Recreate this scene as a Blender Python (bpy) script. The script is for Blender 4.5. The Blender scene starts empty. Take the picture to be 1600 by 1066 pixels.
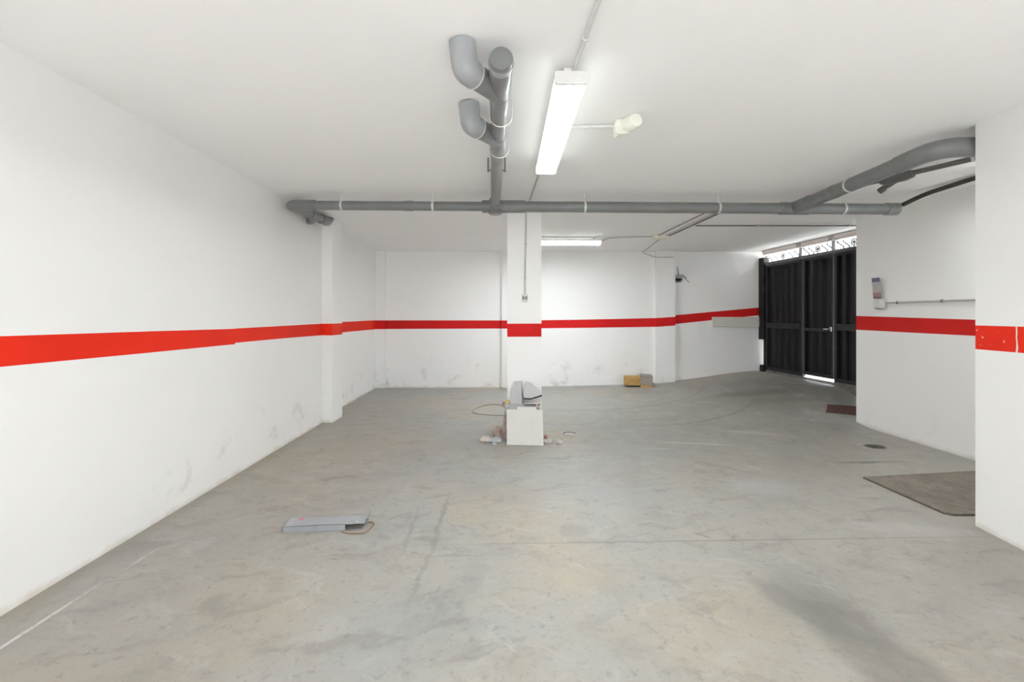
import bpy, math, random
from mathutils import Vector, Matrix
random.seed(7)
scene = bpy.context.scene
COL = scene.collection
PI = math.pi
CEIL = 2.59

# ------------------------------------------------------------------ camera
cam_d = bpy.data.cameras.new('camera')
cam = bpy.data.objects.new('camera', cam_d)
COL.objects.link(cam)
cam.location = (0, 0, 1.35)
cam.rotation_euler = (PI / 2, 0, 0)
cam_d.sensor_width = 36
cam_d.lens = 711 / 1600 * 36
cam_d.shift_x = 10 / 1600
cam_d.shift_y = -38 / 1600
cam_d.clip_start = 0.02
scene.camera = cam

# ------------------------------------------------------------------ node helpers
class NT:
    def __init__(s, name):
        s.m = bpy.data.materials.new(name)
        s.m.use_nodes = True
        s.t = s.m.node_tree
        s.b = s.t.nodes['Principled BSDF']
        s._pos = None

    def node(s, typ, **kw):
        n = s.t.nodes.new(typ)
        for k, v in kw.items():
            setattr(n, k, v)
        return n

    def put(s, sock, v):
        if v is None:
            return
        if isinstance(v, bpy.types.NodeSocket):
            s.t.links.new(v, sock)
        else:
            if isinstance(v, (tuple, list)) and len(v) == 3 and sock.type == 'RGBA':
                v = (*v, 1)
            sock.default_value = v

    def pos(s):
        if s._pos is None:
            s._pos = s.node('ShaderNodeTexCoord').outputs['Object']
        return s._pos

    def math(s, op, a, b=None, clamp=False):
        n = s.node('ShaderNodeMath', operation=op, use_clamp=clamp)
        s.put(n.inputs[0], a)
        if b is not None:
            s.put(n.inputs[1], b)
        return n.outputs[0]

    def vmath(s, op, a, b=None):
        n = s.node('ShaderNodeVectorMath', operation=op)
        s.put(n.inputs[0], a)
        if b is not None:
            s.put(n.inputs[1], b)
        return n.outputs['Value'] if op in ('LENGTH', 'DOT_PRODUCT') else n.outputs['Vector']

    def noise(s, scale, detail=4, rough=0.55, vec=None, color=False, dist=0.0):
        n = s.node('ShaderNodeTexNoise')
        s.put(n.inputs['Vector'], vec if vec is not None else s.pos())
        n.inputs['Scale'].default_value = scale
        n.inputs['Detail'].default_value = detail
        n.inputs['Roughness'].default_value = rough
        n.inputs['Distortion'].default_value = dist
        return n.outputs['Color' if color else 'Fac']

    def ramp(s, fac, lo, hi, a=0.0, b=1.0):
        n = s.node('ShaderNodeMapRange', interpolation_type='SMOOTHSTEP')
        s.put(n.inputs[0], fac)
        n.inputs[1].default_value = lo
        n.inputs[2].default_value = hi
        n.inputs[3].default_value = a
        n.inputs[4].default_value = b
        return n.outputs[0]

    def mix(s, fac, a, b, mode='MIX'):
        n = s.node('ShaderNodeMix', data_type='RGBA', blend_type=mode)
        s.put(n.inputs[0], fac)
        s.put(n.inputs[6], a)
        s.put(n.inputs[7], b)
        return n.outputs[2]

    def mapped(s, vec, loc=(0, 0, 0), rot=0, scale=(1, 1, 1)):
        v = s.vmath('SUBTRACT', vec, loc)
        n = s.node('ShaderNodeVectorRotate', rotation_type='Z_AXIS')
        s.put(n.inputs['Vector'], v)
        n.inputs['Angle'].default_value = -rot
        return s.vmath('MULTIPLY', n.outputs[0], scale)

    def blob(s, vec, cx, cy, rx, ry, rot=0.0, soft=0.5):
        v = s.mapped(vec, (cx, cy, 0), rot, (1 / rx, 1 / ry, 0))
        return s.ramp(s.vmath('LENGTH', v), 1 + soft, 1 - soft)

    def bump(s, h, strength=0.2, dist=0.01):
        n = s.node('ShaderNodeBump')
        n.inputs['Strength'].default_value = strength
        n.inputs['Distance'].default_value = dist
        s.put(n.inputs['Height'], h)
        s.t.links.new(n.outputs[0], s.b.inputs['Normal'])

    def set(s, color=None, rough=None, metal=None, spec=None):
        s.put(s.b.inputs['Base Color'], color)
        s.put(s.b.inputs['Roughness'], rough)
        if metal is not None:
            s.b.inputs['Metallic'].default_value = metal
        if spec is not None:
            s.b.inputs['Specular IOR Level'].default_value = spec
        return s.m


def simple(name, col, rough=0.5, metal=0.0, var=0.08, scale=14, bump=0.0, spec=None):
    n = NT(name)
    f = n.noise(scale, 5, 0.6)
    dark = tuple(c * (1 - var) for c in col)
    lite = tuple(min(1, c * (1 + var)) for c in col)
    if bump:
        n.bump(n.noise(scale * 6, 4), bump, 0.004)
    return n.set(n.mix(n.ramp(f, 0.3, 0.7), dark, lite), rough, metal, spec)


# ---- white wall paint: plaster with scuffs low down
def wall_paint(name, base, grime_x=None, grime_amt=0.35):
    n = NT(name)
    p = n.pos()
    sep = n.node('ShaderNodeSeparateXYZ')
    n.put(sep.inputs[0], p)
    z = sep.outputs[2]
    c = n.mix(n.ramp(n.noise(0.9, 3), 0.35, 0.7), base, tuple(v * 0.985 for v in base))
    low = n.ramp(z, 0.75, 0.05)
    sc = n.ramp(n.noise(3.2, 7, 0.66, dist=0.6), 0.55, 0.72)
    sc2 = n.ramp(n.noise(17, 4, 0.6), 0.56, 0.7)
    g = n.math('MULTIPLY', low, n.math('MAXIMUM', sc, n.math('MULTIPLY', sc2, sc)))
    if grime_x is not None:
        lo, hi = grime_x
        g = n.math('MULTIPLY', g, n.ramp(sep.outputs[1], lo, hi))
    c = n.mix(n.math('MULTIPLY', g, grime_amt), c, (0.42, 0.42, 0.41))
    foot = n.ramp(n.math('ADD', z, n.math('MULTIPLY', n.noise(6, 4), -0.09)), 0.0, -0.05)
    c = n.mix(n.math('MULTIPLY', foot, 0.45), c, (0.55, 0.49, 0.38))
    n.bump(n.math('ADD', n.noise(3, 3), n.math('MULTIPLY', n.noise(60, 3), 0.15)), 0.12, 0.01)
    return n.set(c, 0.62, spec=0.25)


def red_paint(name, base, chips=0.0, drip=False):
    n = NT(name)
    c = n.mix(n.ramp(n.noise(1.6, 3), 0.35, 0.65), base, tuple(v * 0.9 for v in base))
    if drip:
        sep = n.node('ShaderNodeSeparateXYZ')
        n.put(sep.inputs[0], n.pos())
        wob = n.math('MULTIPLY', n.math('SUBTRACT', n.noise(9, 2), 0.5), 0.03)
        d = n.math('ABSOLUTE', n.math('ADD', n.math('SUBTRACT', sep.outputs[1], 2.665), wob))
        c = n.mix(n.ramp(d, 0.006, 0.003), c, (0.82, 0.78, 0.74))
    if chips:
        f = n.ramp(n.noise(22, 5, 0.7), 0.70 - chips * 0.1, 0.72 - chips * 0.1)
        f = n.math('MULTIPLY', f, n.ramp(n.noise(2.6, 2), 0.42, 0.56))
        c = n.mix(f, c, (0.8, 0.76, 0.72))
    n.bump(n.noise(40, 3), 0.08, 0.005)
    return n.set(c, 0.55, spec=0.12)


WHITE = (0.90, 0.90, 0.895)
M = {}
M['wall_left'] = wall_paint('white_paint_scuffed', WHITE, (2.0, 3.8), 0.6)
M['wall_back'] = wall_paint('white_paint_back', WHITE, None, 0.6)
M['wall_right'] = wall_paint('white_paint_right', WHITE, None, 0.12)
M['pillar'] = wall_paint('white_paint_pillar', WHITE, None, 0.06)
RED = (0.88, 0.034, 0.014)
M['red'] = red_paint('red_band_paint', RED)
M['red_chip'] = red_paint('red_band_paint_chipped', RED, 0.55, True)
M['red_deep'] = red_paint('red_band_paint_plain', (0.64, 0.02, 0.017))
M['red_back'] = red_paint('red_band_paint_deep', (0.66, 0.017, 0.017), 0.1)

n = NT('ceiling_paint')
c = n.mix(n.ramp(n.noise(0.7, 4), 0.3, 0.75), (0.925, 0.925, 0.922), (0.905, 0.905, 0.902))
n.bump(n.math('ADD', n.noise(2.2, 3), n.math('MULTIPLY', n.noise(50, 2), 0.1)), 0.1, 0.01)
M['ceiling'] = n.set(c, 0.7, spec=0.2)


# ---- concrete floor
def concrete():
    n = NT('worn_concrete')
    p = n.pos()
    warp = n.vmath('SCALE', n.vmath('SUBTRACT', n.noise(2.2, 5, 0.6, color=True), (0.5, 0.5, 0.5)))
    warp.node.inputs['Scale'].default_value = 0.35
    pw = n.vmath('ADD', p, warp)
    wf = n.vmath('SCALE', n.vmath('SUBTRACT', n.noise(7, 5, 0.65, color=True), (0.5, 0.5, 0.5)))
    wf.node.inputs['Scale'].default_value = 0.10
    pf = n.vmath('ADD', p, wf)
    cool, warm = (0.425, 0.43, 0.415), (0.47, 0.42, 0.34)
    c = n.mix(n.ramp(n.noise(0.55, 5, 0.6, vec=pw), 0.40, 0.64), cool, warm)
    # broad worn zones: pinkish beige along the left wall and on the right
    c = n.mix(n.math('MULTIPLY', n.blob(pw, -1.6, 3.6, 0.7, 2.6, -0.05, 0.6), 0.55), c, (0.455, 0.405, 0.335))
    c = n.mix(n.math('MULTIPLY', n.blob(pw, 2.3, 2.7, 1.2, 1.1, 0.3, 0.7), 0.5), c, (0.455, 0.41, 0.335))
    c = n.mix(n.math('MULTIPLY', n.blob(pw, 3.7, 4.6, 0.8, 1.0, 0.2, 0.6), 0.6), c, (0.45, 0.395, 0.31))
    # traffic-polished greyer zone towards the gate
    c = n.mix(n.math('MULTIPLY', n.blob(pw, 2.6, 6.0, 1.9, 1.9, -0.5, 0.6), 0.7), c, (0.325, 0.325, 0.295))
    c = n.mix(n.math('MULTIPLY', n.blob(pw, 4.1, 7.0, 0.9, 1.1, -0.4, 0.6), 0.8), c, (0.225, 0.21, 0.18))
    # cloudy mottling
    m1 = n.noise(1.6, 7, 0.66, vec=pw)
    c = n.mix(n.ramp(m1, 0.34, 0.52, 0.45, 0.0), c, (0.30, 0.30, 0.285))
    m2 = n.noise(4.6, 7, 0.68, vec=pw, dist=0.5)
    c = n.mix(n.ramp(m2, 0.52, 0.70, 0.0, 0.42), c, (0.27, 0.265, 0.25))
    c = n.mix(n.ramp(m2, 0.46, 0.32, 0.0, 0.32), c, (0.57, 0.555, 0.53))
    c = n.mix(n.ramp(m1, 0.55, 0.75, 0.0, 0.4), c, (0.56, 0.55, 0.53))
    # trowel streaks
    st = n.noise(3.0, 6, 0.65, vec=n.mapped(pw, (0, 0, 0), 0.25, (0.55, 2.6, 1)))
    c = n.mix(n.ramp(st, 0.54, 0.68, 0.0, 0.45), c, (0.265, 0.25, 0.225))
    st2 = n.noise(4.5, 6, 0.65, vec=n.mapped(pw, (3, 7, 0), -0.5, (0.5, 2.2, 1)))
    c = n.mix(n.ramp(st2, 0.57, 0.72, 0.0, 0.36), c, (0.60, 0.59, 0.565))
    # fine pitting and specks
    sp = n.noise(16, 6, 0.72)
    c = n.mix(n.ramp(sp, 0.55, 0.68, 0.0, 0.45), c, (0.22, 0.215, 0.205))
    sp2 = n.noise(42, 4, 0.7)
    c = n.mix(n.ramp(sp2, 0.57, 0.70, 0.0, 0.42), c, (0.22, 0.235, 0.225))
    c = n.mix(n.ramp(n.noise(27, 4, 0.7, vec=n.vmath('ADD', p, (9, 4, 0))), 0.64, 0.74, 0.0, 0.35), c, (0.64, 0.63, 0.60))

    def stain(f, amt, col):
        nonlocal c
        c = n.mix(n.math('MULTIPLY', f, amt), c, col)
    # long damp stain, front right
    mot = n.ramp(n.noise(5.5, 6, 0.7, vec=pf), 0.62, 0.36, 0.6, 1.0)
    stain(n.math('MULTIPLY', mot, n.blob(pf, 1.50, 1.72, 0.15, 0.62, 0.06, 0.42)), 0.75, (0.225, 0.215, 0.20))
    stain(n.blob(pf, 1.38, 2.10, 0.085, 0.26, 0.42, 0.3), 0.5, (0.24, 0.23, 0.22))
    # round dark patch and oil spots
    stain(n.blob(pf, 0.43, 2.88, 0.09, 0.09, 0, 0.3), 0.38, (0.27, 0.275, 0.265))
    stain(n.blob(pf, 3.84, 4.73, 0.095, 0.085, 0.3, 0.25), 1.0, (0.045, 0.04, 0.025))
    stain(n.blob(pf, 3.30, 4.22, 0.22, 0.028, 0.05, 0.5), 0.8, (0.15, 0.165, 0.13))
    stain(n.blob(pf, 3.62, 4.23, 0.14, 0.018, 0.02, 0.6), 0.5, (0.2, 0.18, 0.14))
    stain(n.blob(pf, 0.37, 2.35, 0.17, 0.14, 0.4, 0.5), 0.35, (0.50, 0.43, 0.31))
    stain(n.blob(pf, -0.2, 2.3, 0.08, 0.24, -0.3, 0.6), 0.32, (0.28, 0.28, 0.27))
    # skid curve near the middle left
    for (a, b, rx, ry, r, k) in ((-0.43, 3.05, 0.016, 0.34, 0.0, 0.42), (-0.50, 3.42, 0.10, 0.018, 0.35, 0.4),
                                 (-0.60, 2.9, 0.014, 0.30, 0.02, 0.3), (-0.44, 2.4, 0.014, 0.3, -0.05, 0.26)):
        stain(n.blob(pf, a, b, rx, ry, r, 0.7), k, (0.2, 0.2, 0.19))
    # tyre arcs on the gate side
    ring = n.vmath('LENGTH', n.mapped(pf, (1.2, 8.9, 0), 0, (1, 1, 0)))
    for r, w, k in ((3.35, 0.05, 0.4), (3.05, 0.03, 0.3), (2.45, 0.05, 0.3)):
        d = n.math('ABSOLUTE', n.math('SUBTRACT', ring, r))
        m = n.math('MULTIPLY', n.ramp(d, w, w * 0.2), n.blob(p, 2.6, 6.6, 1.6, 1.3, 0, 0.5))
        stain(m, k, (0.2, 0.2, 0.18))
    # dark sweep on the ramp, pale rubs beside it
    stain(n.blob(pf, 3.75, 6.9, 0.5, 0.16, -0.25, 0.6), 0.65, (0.14, 0.125, 0.105))
    stain(n.blob(pf, 3.95, 6.45, 0.45, 0.08, -0.2, 0.6), 0.4, (0.19, 0.185, 0.165))
    stain(n.blob(pf, 2.0, 4.85, 0.34, 0.018, -0.16, 0.6), 0.75, (0.66, 0.65, 0.61))
    stain(n.blob(pf, 1.55, 4.65, 0.16, 0.016, -0.05, 0.6), 0.5, (0.6, 0.6, 0.57))
    stain(n.blob(pf, 1.95, 4.1, 0.34, 0.02, -0.75, 0.6), 0.45, (0.25, 0.25, 0.24))
    stain(n.blob(pf, 2.05, 3.60, 0.22, 0.16, 0.3, 0.6), 0.5, (0.54, 0.54, 0.55))
    stain(n.blob(pf, 2.85, 5.3, 0.3, 0.08, -0.3, 0.6), 0.45, (0.58, 0.57, 0.53))
    stain(n.blob(pf, 2.6, 2.88, 0.32, 0.10, -0.2, 0.6), 0.4, (0.58, 0.57, 0.55))
    # construction joint across the floor
    thin = n.vmath('ADD', p, n.vmath('MULTIPLY', wf, (0, 0.12, 0)))
    stain(n.blob(thin, 1.35, 2.745, 1.75, 0.0055, 0.03, 0.5), 0.55, (0.2, 0.185, 0.165))
    stain(n.blob(thin, 1.21, 2.81, 0.06, 0.006, -0.7, 0.5), 0.6, (0.19, 0.18, 0.16))
    # remains of a white bay line along the left wall
    chip = n.ramp(n.noise(13, 4, 0.7), 0.38, 0.5)
    bay = n.math('MAXIMUM', n.blob(thin, -2.06, 1.75, 0.010, 0.52, -0.02, 0.25),
                 n.math('MULTIPLY', n.blob(thin, -2.03, 2.55, 0.008, 0.12, -0.02, 0.3), 0.6))
    stain(n.math('MULTIPLY', bay, chip), 0.8, (0.8, 0.79, 0.76))
    # dirty line round the wall foot of the left wall
    stain(n.blob(pf, -2.27, 3.5, 0.07, 3.2, 0.016, 0.8), 0.5, (0.36, 0.31, 0.24))
    h = n.math('ADD', n.noise(9, 6, 0.65), n.math('MULTIPLY', sp2, 0.25))
    n.bump(h, 0.25, 0.006)
    r = n.ramp(m1, 0.3, 0.7, 0.38, 0.6)
    c = n.mix(1.0, c, (0.80, 0.80, 0.80), 'MULTIPLY')
    return n.set(c, r, spec=0.4)


M['floor'] = concrete()
M['yard'] = simple('bounce_light_ground', (0.78, 0.77, 0.74), 0.85, var=0.04, scale=2)  # unseen ground made pale to bounce light onto the ceiling
M['yard_dark'] = simple('bounce_cut_yard', (0.20, 0.20, 0.205), 0.85, var=0.1, scale=2)  # unseen front yard, darkened to cut its bounce light
M['kerb'] = simple('dark_concrete', (0.15, 0.14, 0.125), 0.85, var=0.25, scale=9, bump=0.3)
M['pipe'] = simple('grey_pvc', (0.195, 0.202, 0.203), 0.33, var=0.06, scale=6)
M['pipe_pale'] = simple('pale_grey_pvc', (0.33, 0.345, 0.355), 0.36, var=0.06, scale=6)
M['pipe_dark'] = simple('dark_grey_pvc', (0.115, 0.118, 0.112), 0.4, var=0.1, scale=8)
M['pipe_black'] = simple('black_tube', (0.045, 0.046, 0.044), 0.5, var=0.1, scale=8)
M['strap'] = simple('galvanised_strap', (0.72, 0.72, 0.70), 0.35, metal=0.3, var=0.06)
M['conduit'] = simple('grey_conduit', (0.50, 0.50, 0.48), 0.5, var=0.05)
M['conduit_white'] = simple('white_conduit', (0.70, 0.70, 0.69), 0.5, var=0.04)
M['conduit_dark'] = simple('dark_cable', (0.17, 0.16, 0.145), 0.55, var=0.1)
M['housing'] = simple('white_lamp_housing', (0.74, 0.74, 0.73), 0.4, var=0.02)
M['box_cream'] = simple('cream_plastic', (0.82, 0.82, 0.73), 0.45, var=0.04)
M['box_white'] = simple('pale_plastic', (0.62, 0.63, 0.60), 0.45, var=0.03)
M['switch_dark'] = simple('dark_plastic', (0.15, 0.15, 0.15), 0.4, var=0.05)
M['switch_grey'] = simple('grey_plastic', (0.45, 0.45, 0.44), 0.45, var=0.05)
M['gate'] = simple('black_gate_paint', (0.0095, 0.0095, 0.0105), 0.45, var=0.2, scale=3, bump=0.03, spec=0.3)
M['gate_frame'] = simple('dark_grey_gate_frame', (0.026, 0.026, 0.028), 0.45, var=0.15, scale=4, spec=0.3)
M['gate_rail'] = simple('grey_gate_rail', (0.10, 0.098, 0.105), 0.45, var=0.12, scale=4)
M['lintel'] = simple('pinkish_white_beam', (0.84, 0.77, 0.75), 0.5, var=0.04)
M['mullion'] = simple('pale_grey_post', (0.42, 0.43, 0.46), 0.45, var=0.05)
M['chrome'] = simple('bright_steel', (0.7, 0.7, 0.7), 0.25, metal=0.9, var=0.05)
M['alu'] = simple('dull_aluminium', (0.38, 0.40, 0.425), 0.42, metal=0.25, var=0.07, scale=10)
M['rust'] = simple('rusty_wire', (0.30, 0.18, 0.09), 0.8, var=0.25, scale=30)
M['pink'] = simple('pink_smear', (0.62, 0.24, 0.28), 0.7, var=0.1, scale=30)
M['tile_pale'] = simple('pale_ceramic', (0.57, 0.565, 0.53), 0.35, var=0.03, scale=5)
M['tile_edge'] = simple('ceramic_body', (0.30, 0.285, 0.265), 0.8, var=0.12, scale=30)
M['slab_grey'] = simple('grey_stone_slab', (0.50, 0.50, 0.51), 0.6, var=0.05, scale=9)
M['slab_edge_shade'] = simple('painted_slab_edge_shade', (0.055, 0.05, 0.05), 0.9, var=0.15, scale=30)  # dark tone painting the shade of the gaps between slabs
M['terracotta'] = simple('pink_terracotta', (0.42, 0.315, 0.275), 0.85, var=0.18, scale=18, bump=0.3)
M['mortar'] = simple('grey_mortar', (0.44, 0.42, 0.40), 0.9, var=0.15, scale=25, bump=0.4)
M['plaster'] = simple('broken_plaster', (0.52, 0.495, 0.46), 0.9, var=0.12, scale=30, bump=0.4)
M['plaster_pink'] = simple('pinkish_plaster', (0.58, 0.51, 0.475), 0.9, var=0.12, scale=30, bump=0.4)
M['plaster_blue'] = simple('bluish_grey_plaster', (0.44, 0.48, 0.49), 0.9, var=0.12, scale=30, bump=0.4)
M['brick_red'] = simple('red_brick', (0.48, 0.23, 0.18), 0.9, var=0.15, scale=30, bump=0.4)
M['yellow'] = simple('yellow_foam', (0.68, 0.45, 0.12), 0.85, var=0.1, scale=30)
M['cable_brown'] = simple('grey_brown_cable', (0.40, 0.38, 0.33), 0.6, var=0.1)
M['grate'] = simple('cast_iron', (0.16, 0.155, 0.14), 0.7, var=0.2, scale=20)
M['hole'] = simple('dark_hole', (0.03, 0.028, 0.025), 0.9, var=0.1)
M['board'] = simple('pale_beige_board', (0.68, 0.665, 0.61), 0.6, var=0.05, scale=4)
M['stone_block'] = simple('grey_brown_block', (0.30, 0.265, 0.235), 0.9, var=0.15, scale=22, bump=0.4)


def wood(name, a, b, axis=0):
    n = NT(name)
    sc = [7, 7, 7]
    sc[axis] = 0.8
    f = n.noise(5, 6, 0.6, vec=n.mapped(n.pos(), (0, 0, 0), 0, tuple(sc)), dist=0.4)
    return n.set(n.mix(n.ramp(f, 0.35, 0.65), a, b), 0.7)


M['wood_yellow'] = wood('yellow_wood', (0.40, 0.23, 0.065), (0.52, 0.32, 0.11))

n = NT('brown_mat_pile')
c = n.mix(n.ramp(n.noise(60, 4, 0.7), 0.35, 0.65), (0.075, 0.042, 0.036), (0.125, 0.075, 0.066))
n.bump(n.noise(220, 2), 0.5, 0.004)
M['brown_mat'] = n.set(c, 0.95, spec=0.1)

n = NT('worn_grey_mat')
f = n.noise(3.2, 6, 0.7)
c = n.mix(n.ramp(f, 0.35, 0.68), (0.185, 0.166, 0.137), (0.26, 0.233, 0.197))
c = n.mix(n.ramp(n.noise(38, 5, 0.72), 0.5, 0.68, 0, 0.55), c, (0.10, 0.09, 0.072))
c = n.mix(n.ramp(n.noise(11, 4, 0.7), 0.6, 0.72, 0, 0.6), c, (0.075, 0.06, 0.045))
n.bump(n.noise(70, 4), 0.6, 0.006)
M['grey_mat'] = n.set(c, 0.95, spec=0.15)
M['mat_rim'] = simple('mat_rim', (0.07, 0.055, 0.042), 0.9, var=0.15)

# printed leaflet: navy head, pale body, brown-red foot
n = NT('printed_leaflet')
tc = n.node('ShaderNodeTexCoord')
sep = n.node('ShaderNodeSeparateXYZ')
n.put(sep.inputs[0], tc.outputs['Generated'])
cr = n.node('ShaderNodeValToRGB')
cr.color_ramp.interpolation = 'CONSTANT'
els = cr.color_ramp.elements
els[0].position, els[0].color = 0.0, (0.10, 0.07, 0.06, 1)
els[1].position, els[1].color = 0.05, (0.26, 0.15, 0.14, 1)
for pz, cc in ((0.12, (0.33, 0.22, 0.20, 1)), (0.28, (0.50, 0.43, 0.42, 1)), (0.40, (0.52, 0.49, 0.50, 1)),
               (0.60, (0.47, 0.47, 0.53, 1)), (0.80, (0.13, 0.125, 0.20, 1))):
    e = els.new(pz)
    e.color = cc
n.put(cr.inputs[0], sep.outputs[2])
c = n.mix(n.ramp(n.noise(45, 4, 0.7), 0.45, 0.62, 0, 0.35), cr.outputs[0], (0.2, 0.16, 0.17))
M['leaflet'] = n.set(c, 0.4)


def emitter(name, col, strength):
    n = NT(name)
    n.b.inputs['Base Color'].default_value = (0.8, 0.8, 0.8, 1)
    n.b.inputs['Emission Color'].default_value = (*col, 1)
    n.b.inputs['Emission Strength'].default_value = strength
    n.b.inputs['Roughness'].default_value = 0.4
    return n.m


LAMP = 47.0
M['diffuser'] = emitter('lit_diffuser', (0.95, 1.0, 1.0), LAMP)
M['diffuser_strong'] = emitter('lit_diffuser_boosted', (0.95, 1.0, 1.0), LAMP * 1.2)  # strength raised to lift the light at the rear and right
M['diffuser_side'] = emitter('lit_diffuser_side', (0.93, 1.0, 0.95), LAMP * 0.065)


# ------------------------------------------------------------------ mesh builder
class MB:
    def __init__(s):
        s.v, s.f, s.mi, s.sm = [], [], [], []

    def add(s, verts, faces, mi=0, smooth=False):
        o = len(s.v)
        s.v += [Vector(v) for v in verts]
        for f in faces:
            s.f.append([i + o for i in f])
            s.mi.append(mi)
            s.sm.append(smooth)
        return s

    def box(s, lo, hi, mi=0, xf=None):
        x0, y0, z0 = lo
        x1, y1, z1 = hi
        vs = [(x0, y0, z0), (x1, y0, z0), (x1, y1, z0), (x0, y1, z0), (x0, y0, z1), (x1, y0, z1), (x1, y1, z1), (x0, y1, z1)]
        if xf:
            vs = [xf(Vector(v)) for v in vs]
        return s.add(vs, [(0, 3, 2, 1), (4, 5, 6, 7), (0, 1, 5, 4), (1, 2, 6, 5), (2, 3, 7, 6), (3, 0, 4, 7)], mi)

    def bbox(s, lo, hi, b, mi=0, xf=None):
        """box with chamfered edges"""
        c = [(lo[i] + hi[i]) / 2 for i in range(3)]
        h = [(hi[i] - lo[i]) / 2 for i in range(3)]
        b = min(b, *[q * 0.9 for q in h])
        vs, idx = [], {}
        for sx in (-1, 1):
            for sy in (-1, 1):
                for sz in (-1, 1):
                    for k in range(3):
                        sg = (sx, sy, sz)
                        p = [c[i] + sg[i] * (h[i] - (0 if i == k else b)) for i in range(3)]
                        idx[(sx, sy, sz, k)] = len(vs)
                        vs.append(p)
        fs = []
        for k in range(3):
            i, j = [(1, 2), (2, 0), (0, 1)][k]
            for sg in (-1, 1):
                q = []
                for a, d in ((-1, -1), (1, -1), (1, 1), (-1, 1)):
                    t = [0, 0, 0]
                    t[k], t[i], t[j] = sg, a, d
                    q.append(idx[(*t, k)])
                fs.append(q if sg > 0 else q[::-1])
        for k in range(3):
            i, j = [(1, 2), (2, 0), (0, 1)][k]
            for a in (-1, 1):
                for d in (-1, 1):
                    t0, t1 = [0, 0, 0], [0, 0, 0]
                    t0[k], t1[k] = -1, 1
                    for t in (t0, t1):
                        t[i], t[j] = a, d
                    fs.append([idx[(*t0, i)], idx[(*t1, i)], idx[(*t1, j)], idx[(*t0, j)]])
        for sx in (-1, 1):
            for sy in (-1, 1):
                for sz in (-1, 1):
                    fs.append([idx[(sx, sy, sz, k)] for k in range(3)])
        if xf:
            vs = [xf(Vector(v)) for v in vs]
        return s.add(vs, fs, mi)

    def tube(s, pts, r, seg=16, mi=0, caps=True, smooth=True):
        """sweep a circle of radius r (number or list) along pts"""
        pts = [Vector(p) for p in pts]
        nn = len(pts)
        rs = r if isinstance(r, (list, tuple)) else [r] * nn
        tang = []
        for i in range(nn):
            a = pts[max(i - 1, 0)]
            b = pts[min(i + 1, nn - 1)]
            t = b - a
            if t.length < 1e-9:
                t = tang[-1] if tang else Vector((0, 0, 1))
            tang.append(t.normalized())
        up = Vector((0, 0, 1)) if abs(tang[0].z) < 0.9 else Vector((0, 1, 0))
        u = tang[0].cross(up).normalized()
        vs, fs = [], []
        for i in range(nn):
            u = (u - tang[i] * u.dot(tang[i])).normalized()
            w = tang[i].cross(u)
            for k in range(seg):
                a = 2 * PI * k / seg
                vs.append(pts[i] + (u * math.cos(a) + w * math.sin(a)) * rs[i])
        for i in range(nn - 1):
            for k in range(seg):
                k2 = (k + 1) % seg
                fs.append((i * seg + k, i * seg + k2, (i + 1) * seg + k2, (i + 1) * seg + k))
        s.add(vs, fs, mi, smooth)
        if caps:
            s.add(vs[:seg], [list(range(seg))[::-1]], mi)
            s.add(vs[-seg:], [list(range(seg))], mi)
        return s

    def prism(s, outline, d, mi=0, mi_side=None):
        """planar 3-D outline extruded by vector d"""
        o = [Vector(p) for p in outline]
        d = Vector(d)
        m = len(o)
        s.add(o, [list(range(m))[::-1]], mi)
        s.add([p + d for p in o], [list(range(m))], mi)
        ms = mi if mi_side is None else mi_side
        s.add(o + [p + d for p in o], [(i, (i + 1) % m, m + (i + 1) % m, m + i) for i in range(m)], ms)
        return s

    def build(s, name, mats, parent=None, weld=False):
        me = bpy.data.meshes.new(name)
        base = Vector((0, 0, 0))
        p = parent
        while p is not None:
            base += p.location
            p = p.parent
        me.from_pydata([tuple(v - base) for v in s.v], [], s.f)
        if not isinstance(mats, (list, tuple)):
            mats = [mats]
        for m in mats:
            me.materials.append(M[m])
        for pl, mi, sm in zip(me.polygons, s.mi, s.sm):
            pl.material_index = mi
            pl.use_smooth = sm
        import bmesh
        bm = bmesh.new()
        bm.from_mesh(me)
        bmesh.ops.remove_doubles(bm, verts=bm.verts, dist=1e-5)
        bmesh.ops.recalc_face_normals(bm, faces=bm.faces)
        for e in bm.edges:
            if len(e.link_faces) == 2 and e.calc_face_angle(0) > 0.7:
                e.smooth = False
        bm.to_mesh(me)
        bm.free()
        o = bpy.data.objects.new(name, me)
        COL.objects.link(o)
        if parent is not None:
            o.parent = parent
        return o


def tag(o, label, cat, group=None, kind=None):
    o['label'] = label
    o['category'] = cat
    if group:
        o['group'] = group
    if kind:
        o['kind'] = kind
    return o


def thing(name, loc, label, cat, group=None):
    o = bpy.data.objects.new(name, None)
    o.empty_display_size = 0.05
    COL.objects.link(o)
    o.location = loc
    return tag(o, label, cat, group)


def arc_path(pts, rad, n=8):
    """polyline with its inner corners rounded"""
    pts = [Vector(p) for p in pts]
    out = [pts[0]]
    for i in range(1, len(pts) - 1):
        a, b, c = pts[i - 1], pts[i], pts[i + 1]
        r = min(rad, (a - b).length * 0.49, (c - b).length * 0.49)
        p0 = b + (a - b).normalized() * r
        p1 = b + (c - b).normalized() * r
        for k in range(n + 1):
            t = k / n
            out.append(p0 * (1 - t) ** 2 + b * 2 * t * (1 - t) + p1 * t * t)
    out.append(pts[-1])
    return out


def interp(tab, x):
    if x <= tab[0][0]:
        return tab[0][1]
    for (a, va), (b, vb) in zip(tab, tab[1:]):
        if x <= b:
            t = (x - a) / (b - a)
            return va + (vb - va) * t
    return tab[-1][1]


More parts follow.
